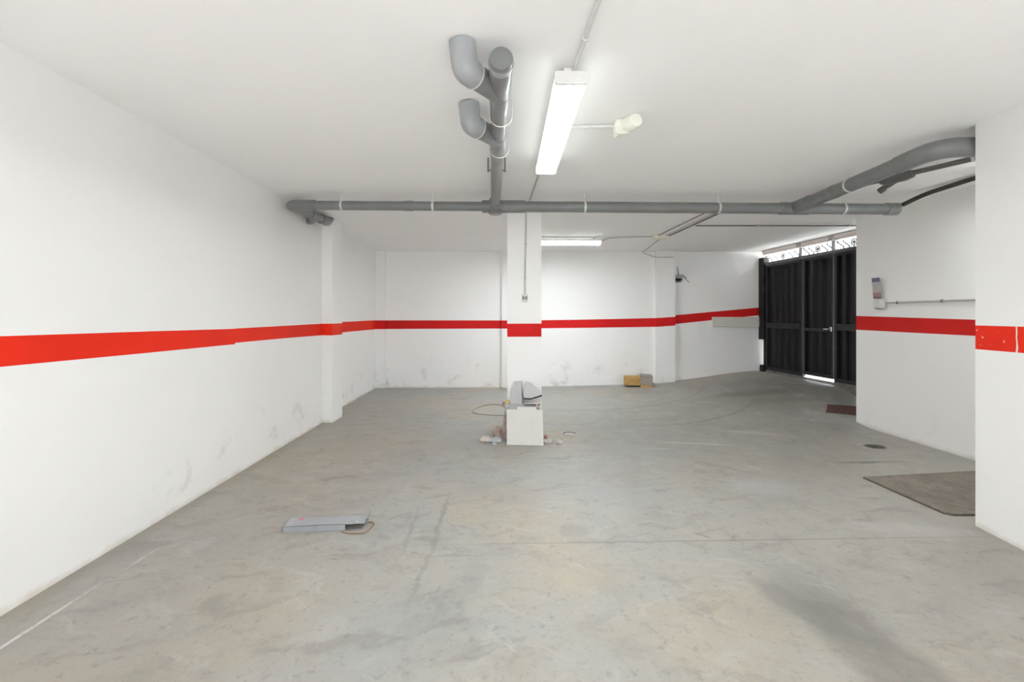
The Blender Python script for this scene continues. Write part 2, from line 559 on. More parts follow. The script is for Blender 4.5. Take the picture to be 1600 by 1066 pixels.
# ------------------------------------------------------------------ floor height
RISE = [(-3, 0), (-0.2, 0.0), (1.0, 0.028), (2.3, 0.06), (3.2, 0.12), (3.7, 0.185), (4.2, 0.262), (4.6, 0.308), (5.0, 0.325), (7, 0.33)]


def ss(t):
    t = max(0.0, min(1.0, t))
    return t * t * (3 - 2 * t)


def floor_z(x, y):
    return (interp(RISE, x - 0.12) + interp(RISE, x) + interp(RISE, x + 0.12)) / 3 * ss((y - 5.4) / 1.5)


# ------------------------------------------------------------------ setting
fb = MB()
xs = [-2.9 + 0.1 * i for i in range(87)]
ys = [1.0 + 0.1 * i for i in range(81)]
fv = [(x, y, floor_z(x, y)) for y in ys for x in xs]
nx = len(xs)
fb.add(fv, [(j * nx + i, j * nx + i + 1, (j + 1) * nx + i + 1, (j + 1) * nx + i) for j in range(len(ys) - 1) for i in range(nx - 1)], 0, True)
floor = fb.build('floor', 'floor')
tag(floor, 'worn grey concrete floor with stains rising to a ramp at the black gate', 'floor', kind='structure')

g = MB()
g.box((-9, -14, -0.3), (9, -3.5, -0.002), 1)
g.box((-2.9, -3.5, -0.3), (5.7, 1.0, -0.0), 0)
g.box((5.7, -3.5, -0.3), (14, 14, 0.32), 0)
tag(g.build('ground', ['yard', 'yard_dark']), 'unseen apron and yard, toned pale and dark to steer bounced light', 'ground', kind='structure')

cb = MB()
cb.box((-2.95, -3.5, CEIL), (5.35, 9.1, CEIL + 0.25))
tag(cb.build('ceiling', 'ceiling'), 'white painted flat ceiling carrying pipes and lamps', 'ceiling', kind='structure')


def wall(name, path, back, mats, label, z0=-0.1, z1=CEIL + 0.02, zcap=None):
    """path: (x, y, band_bottom, band_top) points of the painted face; back: outer points that close the plan"""
    b = MB()
    for p, q in zip(path, path[1:]):
        mi = q[4] if len(q) > 4 else 1
        rows = [(z0, z0), (p[2], q[2]), (p[3], q[3]), (z1, z1)]
        for k in range(3):
            a0, a1 = rows[k]
            b0, b1 = rows[k + 1]
            b.add([(p[0], p[1], a0), (q[0], q[1], a1), (q[0], q[1], b1), (p[0], p[1], b0)], [(0, 1, 2, 3)], mi if k == 1 else 0)
    loop = [path[-1]] + list(back) + [path[0]]
    if back:
        for p, q in zip(loop, loop[1:]):
            b.add([(p[0], p[1], z0), (q[0], q[1], z0), (q[0], q[1], z1), (p[0], p[1], z1)], [(0, 1, 2, 3)])
    plan = [(p[0], p[1]) for p in path] + [(p[0], p[1]) for p in back]
    if not back:
        plan = plan[:-1]
    for z in (z0, z1):
        b.add([(x, y, z) for x, y in plan], [list(range(len(plan)))])
    o = b.build(name, mats)
    return tag(o, label, 'pillar' if name == 'pillar' else 'wall', kind='structure')


def xl(y):
    return -2.274 - 0.0163 * (y - 2.05)


lw = [(xl(-3.5), -3.5, 1.118, 1.29), (xl(2.05), 2.05, 1.124, 1.262), (xl(2.9), 2.9, 1.119, 1.256), (xl(3.875), 3.875, 1.116, 1.247),
      (xl(3.876), 3.876, 1.127, 1.249), (xl(4.8), 4.8, 1.124, 1.255), (xl(5.78), 5.78, 1.114, 1.261),
      (-2.20, 5.78, 1.112, 1.262), (-2.20, 6.13, 1.112, 1.262), (-2.435, 6.13, 1.117, 1.27), (-2.445, 7.2, 1.115, 1.274), (-2.46, 8.62, 1.112, 1.283)]
wall('wall_left', lw, [(-2.46, 8.9), (-2.85, 8.9), (-2.85, -3.5)], ['wall_left', 'red'], 'long white side wall with a red painted band and a shallow column')

ZT = [(-2.5, 1.280), (0.69, 1.279), (2.8, 1.322), (3.2, 1.348), (3.201, 1.375), (4.95, 1.535)]
ZB = [(-2.5, 1.115), (0.69, 1.128), (2.8, 1.155), (3.2, 1.185), (3.201, 1.206), (4.95, 1.390)]
bw = [(-2.46, 8.60), (-2.274, 8.60), (-2.274, 8.65), (-0.075, 8.65), (-0.075, 8.585), (0.40, 8.585), (0.40, 8.65), (1.4, 8.65), (2.2, 8.65), (2.83, 8.65), (2.83, 8.575),
      (3.2, 8.575), (3.201, 8.69), (4.0, 8.69), (4.965, 8.69), (4.965, 8.615)]
bwp = []
for i, (x, y) in enumerate(bw):
    bwp.append((x, y, interp(ZB, x), interp(ZT, x)))
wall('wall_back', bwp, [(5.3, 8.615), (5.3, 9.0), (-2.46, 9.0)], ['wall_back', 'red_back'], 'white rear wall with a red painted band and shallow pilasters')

rw = [(5.3, 5.71, 1.2, 1.37), (4.4, 5.71, 1.186, 1.360), (4.4, 5.0, 1.178, 1.341), (4.4, 4.27, 1.170, 1.322), (4.4, 2.94, 1.155, 1.3)]
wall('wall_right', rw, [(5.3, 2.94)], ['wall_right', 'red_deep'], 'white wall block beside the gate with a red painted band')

nr = [(4.6, 2.935, 1.14, 1.294), (3.03, 2.935, 1.141, 1.294), (2.985, 2.6, 1.140, 1.292), (2.93, 1.0, 1.135, 1.29), (2.90, -3.5, 1.135, 1.29)]
wall('wall_front_right', nr, [(4.6, -3.5)], ['wall_right', 'red_chip'], 'near white wall end with a chipped bright red band')

wf = MB()  # wall added out of view to narrow the incoming daylight
for lo, hi in (((-2.6, -3.7, -0.1), (-0.55, -3.5, CEIL + 0.02)), ((1.4, -3.7, -0.1), (3.2, -3.5, CEIL + 0.02)), ((-0.55, -3.7, 2.1), (1.4, -3.5, CEIL + 0.02))):
    wf.box(lo, hi)
tag(wf.build('wall_front', 'wall_right'), 'added unseen wall behind the camera, its opening sized to limit daylight', 'wall', kind='structure')
PX0, PX1, PY0, PY1 = 0.020, 0.420, 5.33, 5.73
pp = [(PX0, PY0, 1.114, 1.268), (PX1, PY0, 1.116, 1.270), (PX1, PY1, 1.116, 1.270), (PX0, PY1, 1.114, 1.268), (PX0, PY0, 1.114, 1.268)]
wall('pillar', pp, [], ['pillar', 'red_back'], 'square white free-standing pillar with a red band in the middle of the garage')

# vertical pale paint drip over the chipped band on the near right wall is a paint mark: thin raised bead
# ------------------------------------------------------------------ gate on the right side
GD = Vector((0.0733, -1, 0)).normalized()
GN = Vector((-1, -0.0733, 0)).normalized()
G0 = Vector((4.905, 8.60, 0))


def gp(s_, u, z):
    p = G0 + GD * s_ + GN * u
    return Vector((p.x, p.y, z))


def gx(v):
    return gp(v.x, v.y, v.z)


ZG0, ZG1 = 0.362, 2.315
gate = thing('metal_gate', (4.98, 7.2, 0.33), 'black corrugated double gate with pale scrolled transom on the ramp', 'gate')


def corr(s0, s1, z0, z1, pitch=0.19):
    """trapezoid ribbed sheet with thickness"""
    prof = []
    k = max(1, round((s1 - s0) / pitch))
    w = (s1 - s0) / k
    for i in range(k):
        a = s0 + i * w
        prof += [(a, -0.022), (a + w * 0.40, -0.022), (a + w * 0.52, 0.016), (a + w * 0.88, 0.016)]
    prof.append((s1, -0.022))
    b = MB()
    m = len(prof)
    fr = [gp(p[0], p[1], z0) for p in prof] + [gp(p[0], p[1], z1) for p in prof]
    bk = [gp(p[0], p[1] - 0.003, z0) for p in prof] + [gp(p[0], p[1] - 0.003, z1) for p in prof]
    b.add(fr, [(i, i + 1, m + i + 1, m + i) for i in range(m - 1)])
    b.add(bk, [(i, m + i, m + i + 1, i + 1) for i in range(m - 1)])
    for r0 in (0, m):
        b.add(fr + bk, [(r0 + i, 2 * m + r0 + i, 2 * m + r0 + i + 1, r0 + i + 1) for i in range(m - 1)])
    for i in (0, m - 1):
        b.add(fr + bk, [(i, m + i, 3 * m + i, 2 * m + i)])
    return b


def leaf(s0, s1, name='gate_leaf', stile=(0.04, 0.045), z0=ZG0, rail_z=1.19, rail_h=0.10, rail_mat='gate_frame'):
    b = MB()
    b.bbox((s0, -0.03, z0), (s0 + stile[0], 0.03, ZG1), 0.004, xf=gx)
    b.bbox((s1 - stile[1], -0.03, z0), (s1, 0.03, ZG1), 0.004, xf=gx)
    b.bbox((s0 + stile[0], -0.03, ZG1 - 0.045), (s1 - stile[1], 0.03, ZG1), 0.004, xf=gx)
    b.bbox((s0 + stile[0], -0.03, z0), (s1 - stile[1], 0.03, z0 + 0.05), 0.004, xf=gx)
    fr = b.build(name, 'gate_frame', gate)
    corr(s0 + stile[0], s1 - stile[1], z0 + 0.05, ZG1 - 0.045).build('corrugated_sheet', 'gate', fr)
    r = MB()
    r.bbox((s0 + stile[0], 0.018, rail_z - rail_h / 2), (s1 - stile[1], 0.045, rail_z + rail_h / 2), 0.004, xf=gx)
    r.build('middle_rail', rail_mat, fr)
    return fr


l1 = leaf(0.06, 1.01)
l2 = leaf(1.03, 1.655, 'wicket_door', stile=(0.035, 0.035), z0=ZG0 + 0.03, rail_z=1.14, rail_h=0.05)
l3 = leaf(1.675, 2.85, stile=(0.05, 0.04))
h = MB()
h.bbox((1.60, 0.03, 1.12), (1.645, 0.042, 1.19), 0.004, xf=gx)
h.tube([gp(1.622, 0.04, 1.16), gp(1.622, 0.085, 1.16), gp(1.55, 0.09, 1.155)], 0.010, 10)
h.build('lock_handle', 'chrome', l2)
# hinge post at the far end: thick above, set back below, block at the foot
b = MB()
b.bbox((-0.085, -0.05, 0.92), (0.055, 0.075, 2.46), 0.005, xf=gx)
b.bbox((-0.01, -0.05, 0.34), (0.055, 0.03, 0.92), 0.005, xf=gx)
b.bbox((-0.055, -0.05, 0.30), (0.06, 0.075, 0.44), 0.005, xf=gx)
post = b.build('hinge_post', 'gate', gate)
for z in (2.20, 1.86):
    b = MB()
    b.tube([gp(0.055, 0.07, z - 0.07), gp(0.055, 0.07, z + 0.07)], 0.016, 10)
    b.build('hinge', 'gate_frame', post)
# transom
b = MB()
b.bbox((0.05, -0.04, ZG1 + 0.005), (2.88, 0.045, ZG1 + 0.05), 0.004, xf=gx)
b.build('transom_rail', 'gate_rail', gate)
b = MB()
b.bbox((0.0, -0.05, 2.505), (2.9, 0.05, CEIL - 0.002), 0.006, xf=gx)
b.bbox((0.0, 0.05, 2.545), (2.9, 0.065, CEIL - 0.004), 0.003, xf=gx)
lint = b.build('lintel_beam', 'lintel', gate)
for s0, w in ((0.965, 0.07), (1.665, 0.075), (2.35, 0.07)):
    b = MB()
    b.bbox((s0 - w / 2, -0.035, ZG1 + 0.05), (s0 + w / 2, 0.035, 2.505), 0.004, xf=gx)
    b.build('transom_post', 'mullion', gate)
    b = MB()
    b.bbox((s0 - 0.05, 0.05, 2.51), (s0 + 0.05, 0.072, CEIL - 0.003), 0.003, xf=gx)
    b.build('beam_clip', 'mullion', lint)


def scrolls(s0, s1):
    b = MB()
    z0, z1 = ZG1 + 0.05, 2.505
    hgt = z1 - z0
    mid = (s0 + s1) / 2

    def ess(c, flip=1, w=0.16):
        pts = []
        for k in range(17):
            t = k / 16
            ang = (t - 0.5) * 2
            s_ = c + flip * (ang * w * 0.5 + 0.022 * math.sin(ang * PI * 1.5))
            z = z0 + hgt * (0.06 + 0.88 * t) + 0.012 * math.sin(ang * PI * 2)
            pts.append(gp(s_, 0.0, z))
        b.tube(pts, 0.0105, 8)
    W = s1 - s0
    for c in (0.10, 0.27, 0.73, 0.90):
        ess(s0 + W * c, -1 if True else 1)
    ring = [gp(mid + 0.045 * math.cos(a), 0.0, (z0 + z1) / 2 + 0.05 * math.sin(a)) for a in [2 * PI * k / 18 for k in range(19)]]
    b.tube(ring, 0.008, 8, caps=False)
    for a in range(4):
        an = a * PI / 4
        b.tube([gp(mid - 0.075 * math.cos(an), 0, (z0 + z1) / 2 - 0.066 * math.sin(an)), gp(mid + 0.075 * math.cos(an), 0, (z0 + z1) / 2 + 0.066 * math.sin(an))], 0.007, 8)
    b.build('scroll_grille', 'gate_rail', gate)


for a, c in ((0.07, 0.925), (1.005, 1.625), (1.71, 2.31), (2.39, 2.86)):
    scrolls(a, c)

# concrete threshold below the gate
b = MB()
st = []
for k in range(15):
    s_ = -0.01 + 2.86 * k / 14
    uf = 0.045 + 0.055 * s_
    pf_ = gp(s_, uf, 0)
    st.append([gp(s_, uf, floor_z(pf_.x, pf_.y) - 0.01), gp(s_, 0.028, 0.347), gp(s_, -0.25, 0.347), gp(s_, -0.25, 0.0)])
vs = [p for q in st for p in q]
fs = []
for k in range(14):
    for c_ in range(4):
        fs.append((k * 4 + c_, k * 4 + (c_ + 1) % 4, k * 4 + 4 + (c_ + 1) % 4, k * 4 + 4 + c_))
fs += [(0, 1, 2, 3), (56, 57, 58, 59)]
b.add(vs, fs)
b.box((0.0, -0.03, 0.34), (1.02, 0.022, 0.363), xf=gx)
b.box((1.668, -0.03, 0.34), (2.87, 0.022, 0.363), xf=gx)
tag(b.build('kerb', 'kerb'), 'dark concrete threshold strip under the black gate', 'threshold', kind='structure')

# ------------------------------------------------------------------ drain pipes under the ceiling
YP = 4.60


def zc(x):
    return 2.477 + (x + 2.17) / 6.12 * (-0.040)


R1, R2 = 0.046, 0.054
drain = thing('drain_pipe', (-0.1, 4.6, CEIL), 'branched grey plastic drain pipe hung across the whole ceiling', 'pipe')


def part(name, mat, pts, r, seg=24, caps=True, parent=drain, rad=None, label=None):
    b = MB()
    b.tube(arc_path(pts, rad, 10) if rad else pts, r, seg, caps=caps)
    o = b.build(name, mat, parent)
    if label:
        o['label'] = label
    return o


def collar(p, d, r, w=0.05, name='coupling', mat='pipe'):
    d = Vector(d).normalized()
    p = Vector(p)
    b = MB()
    a = w / 2
    b.tube([p - d * a, p - d * (a - 0.006), p + d * (a - 0.006), p + d * a], [r - 0.003, r, r, r - 0.003], 24)
    return b.build(name, mat, drain)


def clamp(p, d, r):
    """thin steel strap with its hanger up to the ceiling"""
    d = Vector(d).normalized()
    p = Vector(p)
    b = MB()
    b.tube([p - d * 0.010, p + d * 0.010], r + 0.004, 24)
    b.tube([p + Vector((0, 0, r)), Vector((p.x, p.y, CEIL - 0.001))], 0.006, 8)
    return b.build('pipe_strap', 'strap', drain)


cross_l = part('cross_pipe', 'pipe', [(-2.10, YP, zc(-2.1)), (-0.1, YP, zc(-0.1))], R1)
cross_r = part('cross_pipe', 'pipe', [(-0.1, YP, zc(-0.1)), (3.92, YP, zc(3.92))], R2)
# left end: elbow, then a short run back along the left wall to the column
part('elbow', 'pipe', [(-1.98, YP, zc(-2)), (-2.19, YP, zc(-2.2)), (-2.19, YP + 0.2, 2.49)], R1 + 0.008, rad=0.10)
part('branch_pipe', 'pipe', [(-2.19, YP + 0.15, 2.487), (-2.195, 5.2, 2.505), (-2.215, 5.66, 2.525)], R1)
part('elbow', 'pipe', [(-2.205, 5.42, 2.515), (-2.215, 5.64, 2.525), (-2.215, 5.72, 2.588)], R1 + 0.008, rad=0.08)
part('elbow', 'pipe', [(-2.195, 5.15, 2.49), (-2.245, 5.30, 2.47), (-2.30, 5.33, 2.465)], 0.040, rad=0.05)
collar((-2.195, 5.12, 2.502), (0, 1, 0.03), R1 + 0.012, 0.06)
collar((-1.95, YP, zc(-1.95)), (1, 0, 0), R1 + 0.009, 0.06)
collar((-0.98, YP, zc(-0.98)), (1, 0, 0), R1 + 0.005, 0.09)
# centre cross fitting with a clean-out cap below
ctr = Vector((-0.105, YP, zc(-0.1)))
b = MB()
b.tube([ctr + Vector((-0.13, 0, 0)), ctr + Vector((0.30, 0, 0))], R2 + 0.009, 24)
b.tube([ctr + Vector((0, -0.19, 0.004)), ctr + Vector((0, 0.03, 0))], R1 + 0.010, 24)
b.build('cross_fitting', 'pipe', drain)
part('cleanout_cap', 'pipe', [ctr + Vector((0.0, -0.01, 0.02)), ctr + Vector((0.0, -0.01, -0.075)), ctr + Vector((0, -0.01, -0.083))], [0.063, 0.068, 0.055])
# near branch towards the camera
ZB_ = 2.470


def xlong(y):
    return -0.105 + (4.6 - y) / 2.6 * 0.085


part('long_pipe', 'pipe', [(xlong(4.6), 4.6, ZB_), (xlong(2.06), 2.06, ZB_)], 0.045)
d_long = Vector((xlong(2) - xlong(4.6), -2.6, 0))
collar((xlong(2.12), 2.12, ZB_), d_long, 0.053, 0.30, 'wye_fitting', 'pipe')
b = MB()
dl = d_long.normalized()
e0 = Vector((xlong(2.0), 2.0, ZB_))
b.tube([e0 - dl * 0.06, e0 - dl * 0.01, e0, e0], [0.050, 0.057, 0.055, 0.030], 28)
plug = b.build('end_plug', 'pipe_pale', drain)
b = MB()
b.tube([e0 - dl * 0.005, e0 + dl * 0.026, e0 + dl * 0.029], [0.027, 0.026, 0.022], 20)
b.build('plug_boss', 'pipe_pale', plug)
b = MB()
rc = e0 + dl * 0.002
b.tube([rc + Vector((0.031 * math.cos(2 * PI * k / 24), 0, 0.031 * math.sin(2 * PI * k / 24))) for k in range(25)], 0.004, 8, caps=False)
b.build('plug_shade_ring', 'pipe_dark', plug)  # dark ring stands in for the shade around the boss
for ya in (2.27, 2.86):
    xa = xlong(ya)
    j = Vector((xa, ya, ZB_))
    k = j + Vector((-0.155, -0.205, 0.0))
    part('branch_pipe', 'pipe', [j, j + (k - j) * 0.85], 0.056)
    part('elbow', 'pipe_pale', [j + (k - j) * 0.76, k, k + Vector((-0.012, -0.012, CEIL - ZB_ - 0.001))], [0.060] * 13, rad=0.115, seg=28)
    q = j + (k - j) * 0.76
    b = MB()
    dd = (k - j).normalized()
    b.tube([q - dd * 0.004, q + dd * 0.004], 0.0625, 28)
    b.build('elbow_rim', 'strap', drain)
    collar((xlong(ya + 0.12), ya + 0.12, ZB_), d_long, 0.050, 0.34, 'wye_fitting', 'pipe')
for yb in (2.55, 3.05):
    b = MB()
    p = Vector((xlong(yb), yb, ZB_))
    ring = [p + Vector((0.075 * math.cos(a), 0, 0.075 * math.sin(a) + 0.028)) for a in [-0.75 * PI + 1.5 * PI * t / 20 for t in range(21)]]
    ring = [p + Vector((0.062 * math.sin(a) + 0.012, 0, -0.056 * math.cos(a))) for a in [-0.5 * PI + PI * t / 20 for t in range(21)]]
    ring = [Vector((ring[0].x, yb, CEIL - 0.001))] + ring + [Vector((ring[-1].x, yb, CEIL - 0.001))]
    b.tube(ring, 0.0028, 8)
    b.build('wire_hanger', 'strap', drain)
b = MB()
for sx in (-0.066, 0.066):
    b.tube([(xlong(3.55) + sx, 3.55, CEIL - 0.001), (xlong(3.55) + sx, 3.55, ZB_ + 0.01)], 0.006, 8)
b.tube([(xlong(3.55) - 0.066, 3.55, ZB_ + 0.012), (xlong(3.55), 3.55, ZB_ + 0.055), (xlong(3.55) + 0.066, 3.55, ZB_ + 0.012)], 0.005, 8)
b.build('pipe_hanger', 'conduit_dark', drain)
# right-hand branch: runs forward beside the block wall then turns behind the near wall end
part('cross_end_cap', 'pipe', [(3.84, YP, zc(3.84)), (3.955, YP, zc(3.95)), (3.97, YP, zc(3.95))], [0.061, 0.061, 0.045])
b = MB()
b.tube([(2.78, YP, zc(2.9)), (3.06, YP, zc(2.9))], R2 + 0.008, 24)
b.tube([(2.92, YP + 0.02, zc(2.9) + 0.004), (2.918, YP - 0.24, 2.452)], R2 + 0.010, 24)
b.build('tee_fitting', 'pipe', drain)
part('diagonal_pipe', 'pipe', [(2.92, YP, 2.446), (2.885, 3.20, 2.468)], 0.058)
part('elbow', 'pipe', [(2.888, 3.34, 2.466), (2.876, 3.015, 2.472), (3.22, 3.015, 2.474)], 0.064, rad=0.24, seg=28)
part('diagonal_pipe', 'pipe', [(3.15, 3.015, 2.474), (4.395, 3.015, 2.48)], 0.060)
collar((3.14, 3.015, 2.474), (1, 0, 0), 0.067, 0.03)
collar((2.905, 4.02, 2.455), (0.025, 1, 0), 0.061, 0.08)
for x in (-1.655, -0.735):
    clamp((x, YP, zc(x)), (1, 0, 0), R1)
for x in (0.80, 2.15, 3.41):
    clamp((x, YP, zc(x)), (1, 0, 0), R2)
clamp((2.902, 3.83, 2.459), (0.025, 1, 0), 0.058)

# thin waste pipe with a tee, beside the diagonal run
waste = thing('waste_pipe', (3.35, 3.9, CEIL), 'thin grey waste pipe with a capped tee beside the thick elbowed pipe', 'pipe')
w0, w1 = Vector((3.10, 4.39, 2.545)), Vector((3.685, 3.11, 2.545))
part('pipe_run', 'pipe_dark', [w0, w1], 0.021, 16, parent=waste)
wd = (w1 - w0).normalized()
a = w0 + wd * 0.44 - Vector((0, 0, 0.008))
b = MB()
b.tube([a, a + wd * 0.03, a + wd * 0.10, a + wd * 0.19, a + wd * 0.24], [0.026, 0.044, 0.046, 0.044, 0.030], 20)
b.tube([a + wd * 0.15 + Vector((0, 0, -0.01)), a + Vector((0.055, 0.035, -0.055))], 0.022, 16)
tee = b.build('tee_fitting', 'pipe_dark', waste)
b = MB()
b.tube([a + Vector((0.06, 0.028, -0.052)), a + Vector((0.045, 0.062, -0.072))], 0.027, 16)
b.build('tee_cap', 'pipe_dark', tee)
for t in (0.30, 1.05):
    p = w0 + wd * t
    b = MB()
    b.tube([p - wd * 0.010, p + wd * 0.010], 0.025, 16)
    b.bbox((p.x - 0.012, p.y - 0.008, p.z), (p.x + 0.012, p.y + 0.008, CEIL - 0.001), 0.002)
    b.build('pipe_strap', 'strap', waste)

hose = MB()
hose.tube(arc_path([(3.995, 4.585, 2.475), (4.09, 4.44, 2.545), (4.10, 4.0, 2.562), (4.12, 2.96, 2.562)], 0.10, 8), 0.0215, 16)
tag(hose.build('drain_hose', 'pipe_black'), 'thin black tube curving along the ceiling edge from the cross pipe end', 'pipe')

# ------------------------------------------------------------------ lamps
def lamp(loc, along_y, length, width, drop, label, dif=''):
    """loc: centre on the ceiling; batten with a wrap-round diffuser"""
    t = thing('ceiling_light', loc, label, 'lamp', 'fluorescent battens on the ceiling')
    cx, cy, cz = loc

    def xf(v):
        return Vector((cx + v.x, cy + v.y, cz + v.z)) if along_y else Vector((cx + v.y, cy - v.x, cz + v.z))
    L, W = length / 2, width / 2
    zt, zb = -drop + 0.052, -drop
    b = MB()
    b.bbox((-W * 0.92, -L, zt - 0.012), (W * 0.92, L, zt + 0.012), 0.004, xf=xf)
    b.build('housing', 'housing', t)
    pr = [(-W, zt - 0.012), (-W * 0.98, zb + 0.012), (-W * 0.86, zb), (W * 0.86, zb), (W * 0.98, zb + 0.012), (W, zt - 0.012)]
    d = MB()
    q0 = [xf(Vector((x, -L + 0.012, z))) for x, z in pr]
    q1 = [xf(Vector((x, L - 0.012, z))) for x, z in pr]
    for k in range(6):
        k2 = (k + 1) % 6
        d.add([q0[k], q0[k2], q1[k2], q1[k]], [(0, 1, 2, 3)], 0 if k == 2 else 1)
    d.add(q0, [range(6)], 1)
    d.add(q1, [range(6)], 1)
    d.build('diffuser', ['diffuser' + dif, 'diffuser_side'], t)
    for s_ in (-1, 1):
        e = MB()
        y0, y1 = (s_ * L - s_ * 0.012, s_ * L + s_ * 0.004)
        pe = [(x * 1.03, z) for x, z in [(-W, zt + 0.008), (-W, zb + 0.01), (-W * 0.88, zb - 0.002), (W * 0.88, zb - 0.002), (W, zb + 0.01), (W, zt + 0.008)]]
        e.prism([xf(Vector((x, y0, z))) for x, z in pe], xf(Vector((0, y1 - y0, 0))) - xf(Vector((0, 0, 0))))
        e.build('end_cap', 'housing', t)
        k = MB()
        yb = s_ * L * 0.86
        k.bbox((-W * 0.9, yb - 0.012, zt + 0.012), (W * 0.9, yb + 0.012, zt + 0.016), 0.001, xf=xf)
        k.bbox((-W * 0.35, yb - 0.012, zt + 0.016), (W * 0.35, yb + 0.012, -0.001), 0.002, xf=xf)
        k.build('mounting_bracket', 'housing', t)
    return t


lamp((0.315, 2.87, CEIL), True, 1.385, 0.155, 0.125, 'white fluorescent batten hung lengthways beside the twin pipe elbows')
lamp((0.78, 7.08, CEIL), False, 1.40, 0.16, 0.115, 'white fluorescent batten set crossways behind the pillar', '_strong')
lamp((3.95, 3.45, CEIL), True, 0.62, 0.12, 0.11, 'short added fill batten, unseen in the niche between the near wall end and the wall block', '_strong')  # added fill lamp, hidden from view, brightens the wall block
lamp((0.315, -1.2, CEIL), True, 1.385, 0.155, 0.125, 'added unseen fill batten above and behind the camera')  # added out of view to lift the wall brightness


# ------------------------------------------------------------------ conduits and boxes
def conduit(name, pts, r, mat, label, rad=0.04, clips=(), cat='conduit', clip_mat='conduit', up=Vector((0, 0, 1))):
    pts = [Vector(p) for p in pts]
    if not clips:
        b = MB()
        b.tube(arc_path(pts, rad, 6), r, 12)
        return tag(b.build(name, mat), label, cat)
    t = thing(name, pts[0], label, cat)
    b = MB()
    b.tube(arc_path(pts, rad, 6), r, 12)
    b.build('tube', mat, t)
    for p, d in clips:
        p, d = Vector(p), Vector(d).normalized()
        c = MB()
        c.tube([p - d * 0.008, p + d * 0.008], r + 0.005, 12)
        c.build('clip', clip_mat, t)
    return t


zcd = CEIL - 0.017
conduit('conduit', [(0.385, 1.2, zcd), (0.34, 2.22, zcd), (0.325, 2.30, CEIL - 0.060)], 0.0105, 'conduit_white', 'pale conduit coming over the ceiling to the lengthways batten',
        0.05, [((0.378, 1.36, zcd), (-0.045, 1, 0)), ((0.350, 2.0, zcd), (-0.045, 1, 0))], clip_mat='conduit_white')
conduit('conduit', [(0.30, 3.50, zcd), (0.255, 4.8, zcd), (0.24, 5.31, zcd), (0.237, 5.316, 2.4), (0.2245, 5.316, 1.60)], 0.0095, 'conduit',
        'thin grey conduit from the lengthways batten down the pillar to the switch', 0.02, [((0.235, 5.316, 2.2), (0, 0, 1)), ((0.228, 5.316, 1.8), (0, 0, 1))])
conduit('conduit', [(0.385, 2.93, zcd), (0.70, 2.92, zcd)], 0.010, 'conduit_white', 'short white conduit from the lengthways batten to the cream sensor box', 0.02,
        [((0.52, 2.926, zcd), (1, 0, 0))], clip_mat='conduit_white')

sens = thing('sensor_box', (0.75, 2.85, CEIL), 'small cream sensor box on the ceiling right of the lengthways batten', 'sensor')
b = MB()
b.bbox((0.690, 2.83, CEIL - 0.095), (0.775, 2.93, CEIL - 0.001), 0.014)
b.build('box', 'box_cream', sens)
b = MB()
b.tube([(0.765, 2.83, CEIL - 0.04), (0.79, 2.765, CEIL - 0.05), (0.792, 2.752, CEIL - 0.05)], [0.046, 0.046, 0.036], 20)
b.build('sensor_head', 'box_cream', sens)
sw = thing('light_switch', (0.2245, 5.33, 1.565), 'small pale switch plate with two dark rockers on the pillar', 'switch')
b = MB()
b.bbox((0.190, 5.302, 1.525), (0.259, 5.329, 1.615), 0.006)
b.build('plate', 'box_white', sw)
for x in (0.2085, 0.2405):
    b = MB()
    b.bbox((x - 0.010, 5.296, 1.548), (x + 0.010, 5.304, 1.588), 0.002)
    b.build('rocker', 'switch_dark', sw)

conduit('cable', [(1.485, 7.05, CEIL - 0.07), (1.60, 7.04, CEIL - 0.02), (2.0, 6.98, zcd + 0.002), (2.24, 6.95, zcd)], 0.010, 'conduit', 'grey cable from the crossways batten to the cream junction box', 0.05, cat='cable')
jb = thing('junction_box', (2.36, 6.93, CEIL), 'cream junction box on the ceiling before the rear right pilaster', 'junction box')
b = MB()
b.bbox((2.245, 6.86, CEIL - 0.045), (2.475, 7.01, CEIL - 0.001), 0.008)
b.build('box', 'box_cream', jb)
b = MB()
b.bbox((2.255, 6.868, CEIL - 0.055), (2.465, 7.002, CEIL - 0.045), 0.004)
b.build('lid', 'box_cream', jb)
for x, mat, lab, yy in ((2.31, 'conduit_dark', 'thin dark conduit, leftmost of three running forward from the junction box', 5.22),
                        (2.43, 'conduit', 'grey conduit, middle of three running forward from the junction box', 5.16),
                        (2.475, 'conduit_dark', 'dark conduit, rightmost of three running forward from the junction box', 5.10)):
    dx = 0.05 if x < 2.4 else 0.06
    r = 0.006 if x < 2.4 else 0.010
    cl = [((x + dx * t, 6.87 - (6.87 - yy) * t, CEIL - r - 0.007), (dx, -(6.87 - yy), 0)) for t in (0.08, 0.45)]
    conduit('conduit', [(x, 6.87, CEIL - r - 0.007), (x + dx, yy, CEIL - r - 0.007), (0.45, yy, CEIL - r - 0.007)], r, mat, lab, 0.05, cl)
conduit('conduit', [(2.56, 6.12, zcd), (4.9, 6.12, zcd)], 0.009, 'conduit_dark', 'thin dark conduit crossing the ceiling above the gate ramp', 0.03,
        [((3.4, 6.12, zcd), (1, 0, 0)), ((4.62, 6.12, zcd), (1, 0, 0))])
conduit('cable', [(2.42, 7.0, CEIL - 0.02), (2.50, 7.7, CEIL - 0.010), (2.60, 8.63, CEIL - 0.012), (2.62, 8.638, 2.56), (2.80, 8.566, 2.475), (2.88, 8.566, 2.468), (3.17, 8.566, 2.472)], 0.007,
        'conduit', 'thin pale cable from the junction box over to the rear right pilaster', 0.03, cat='cable')

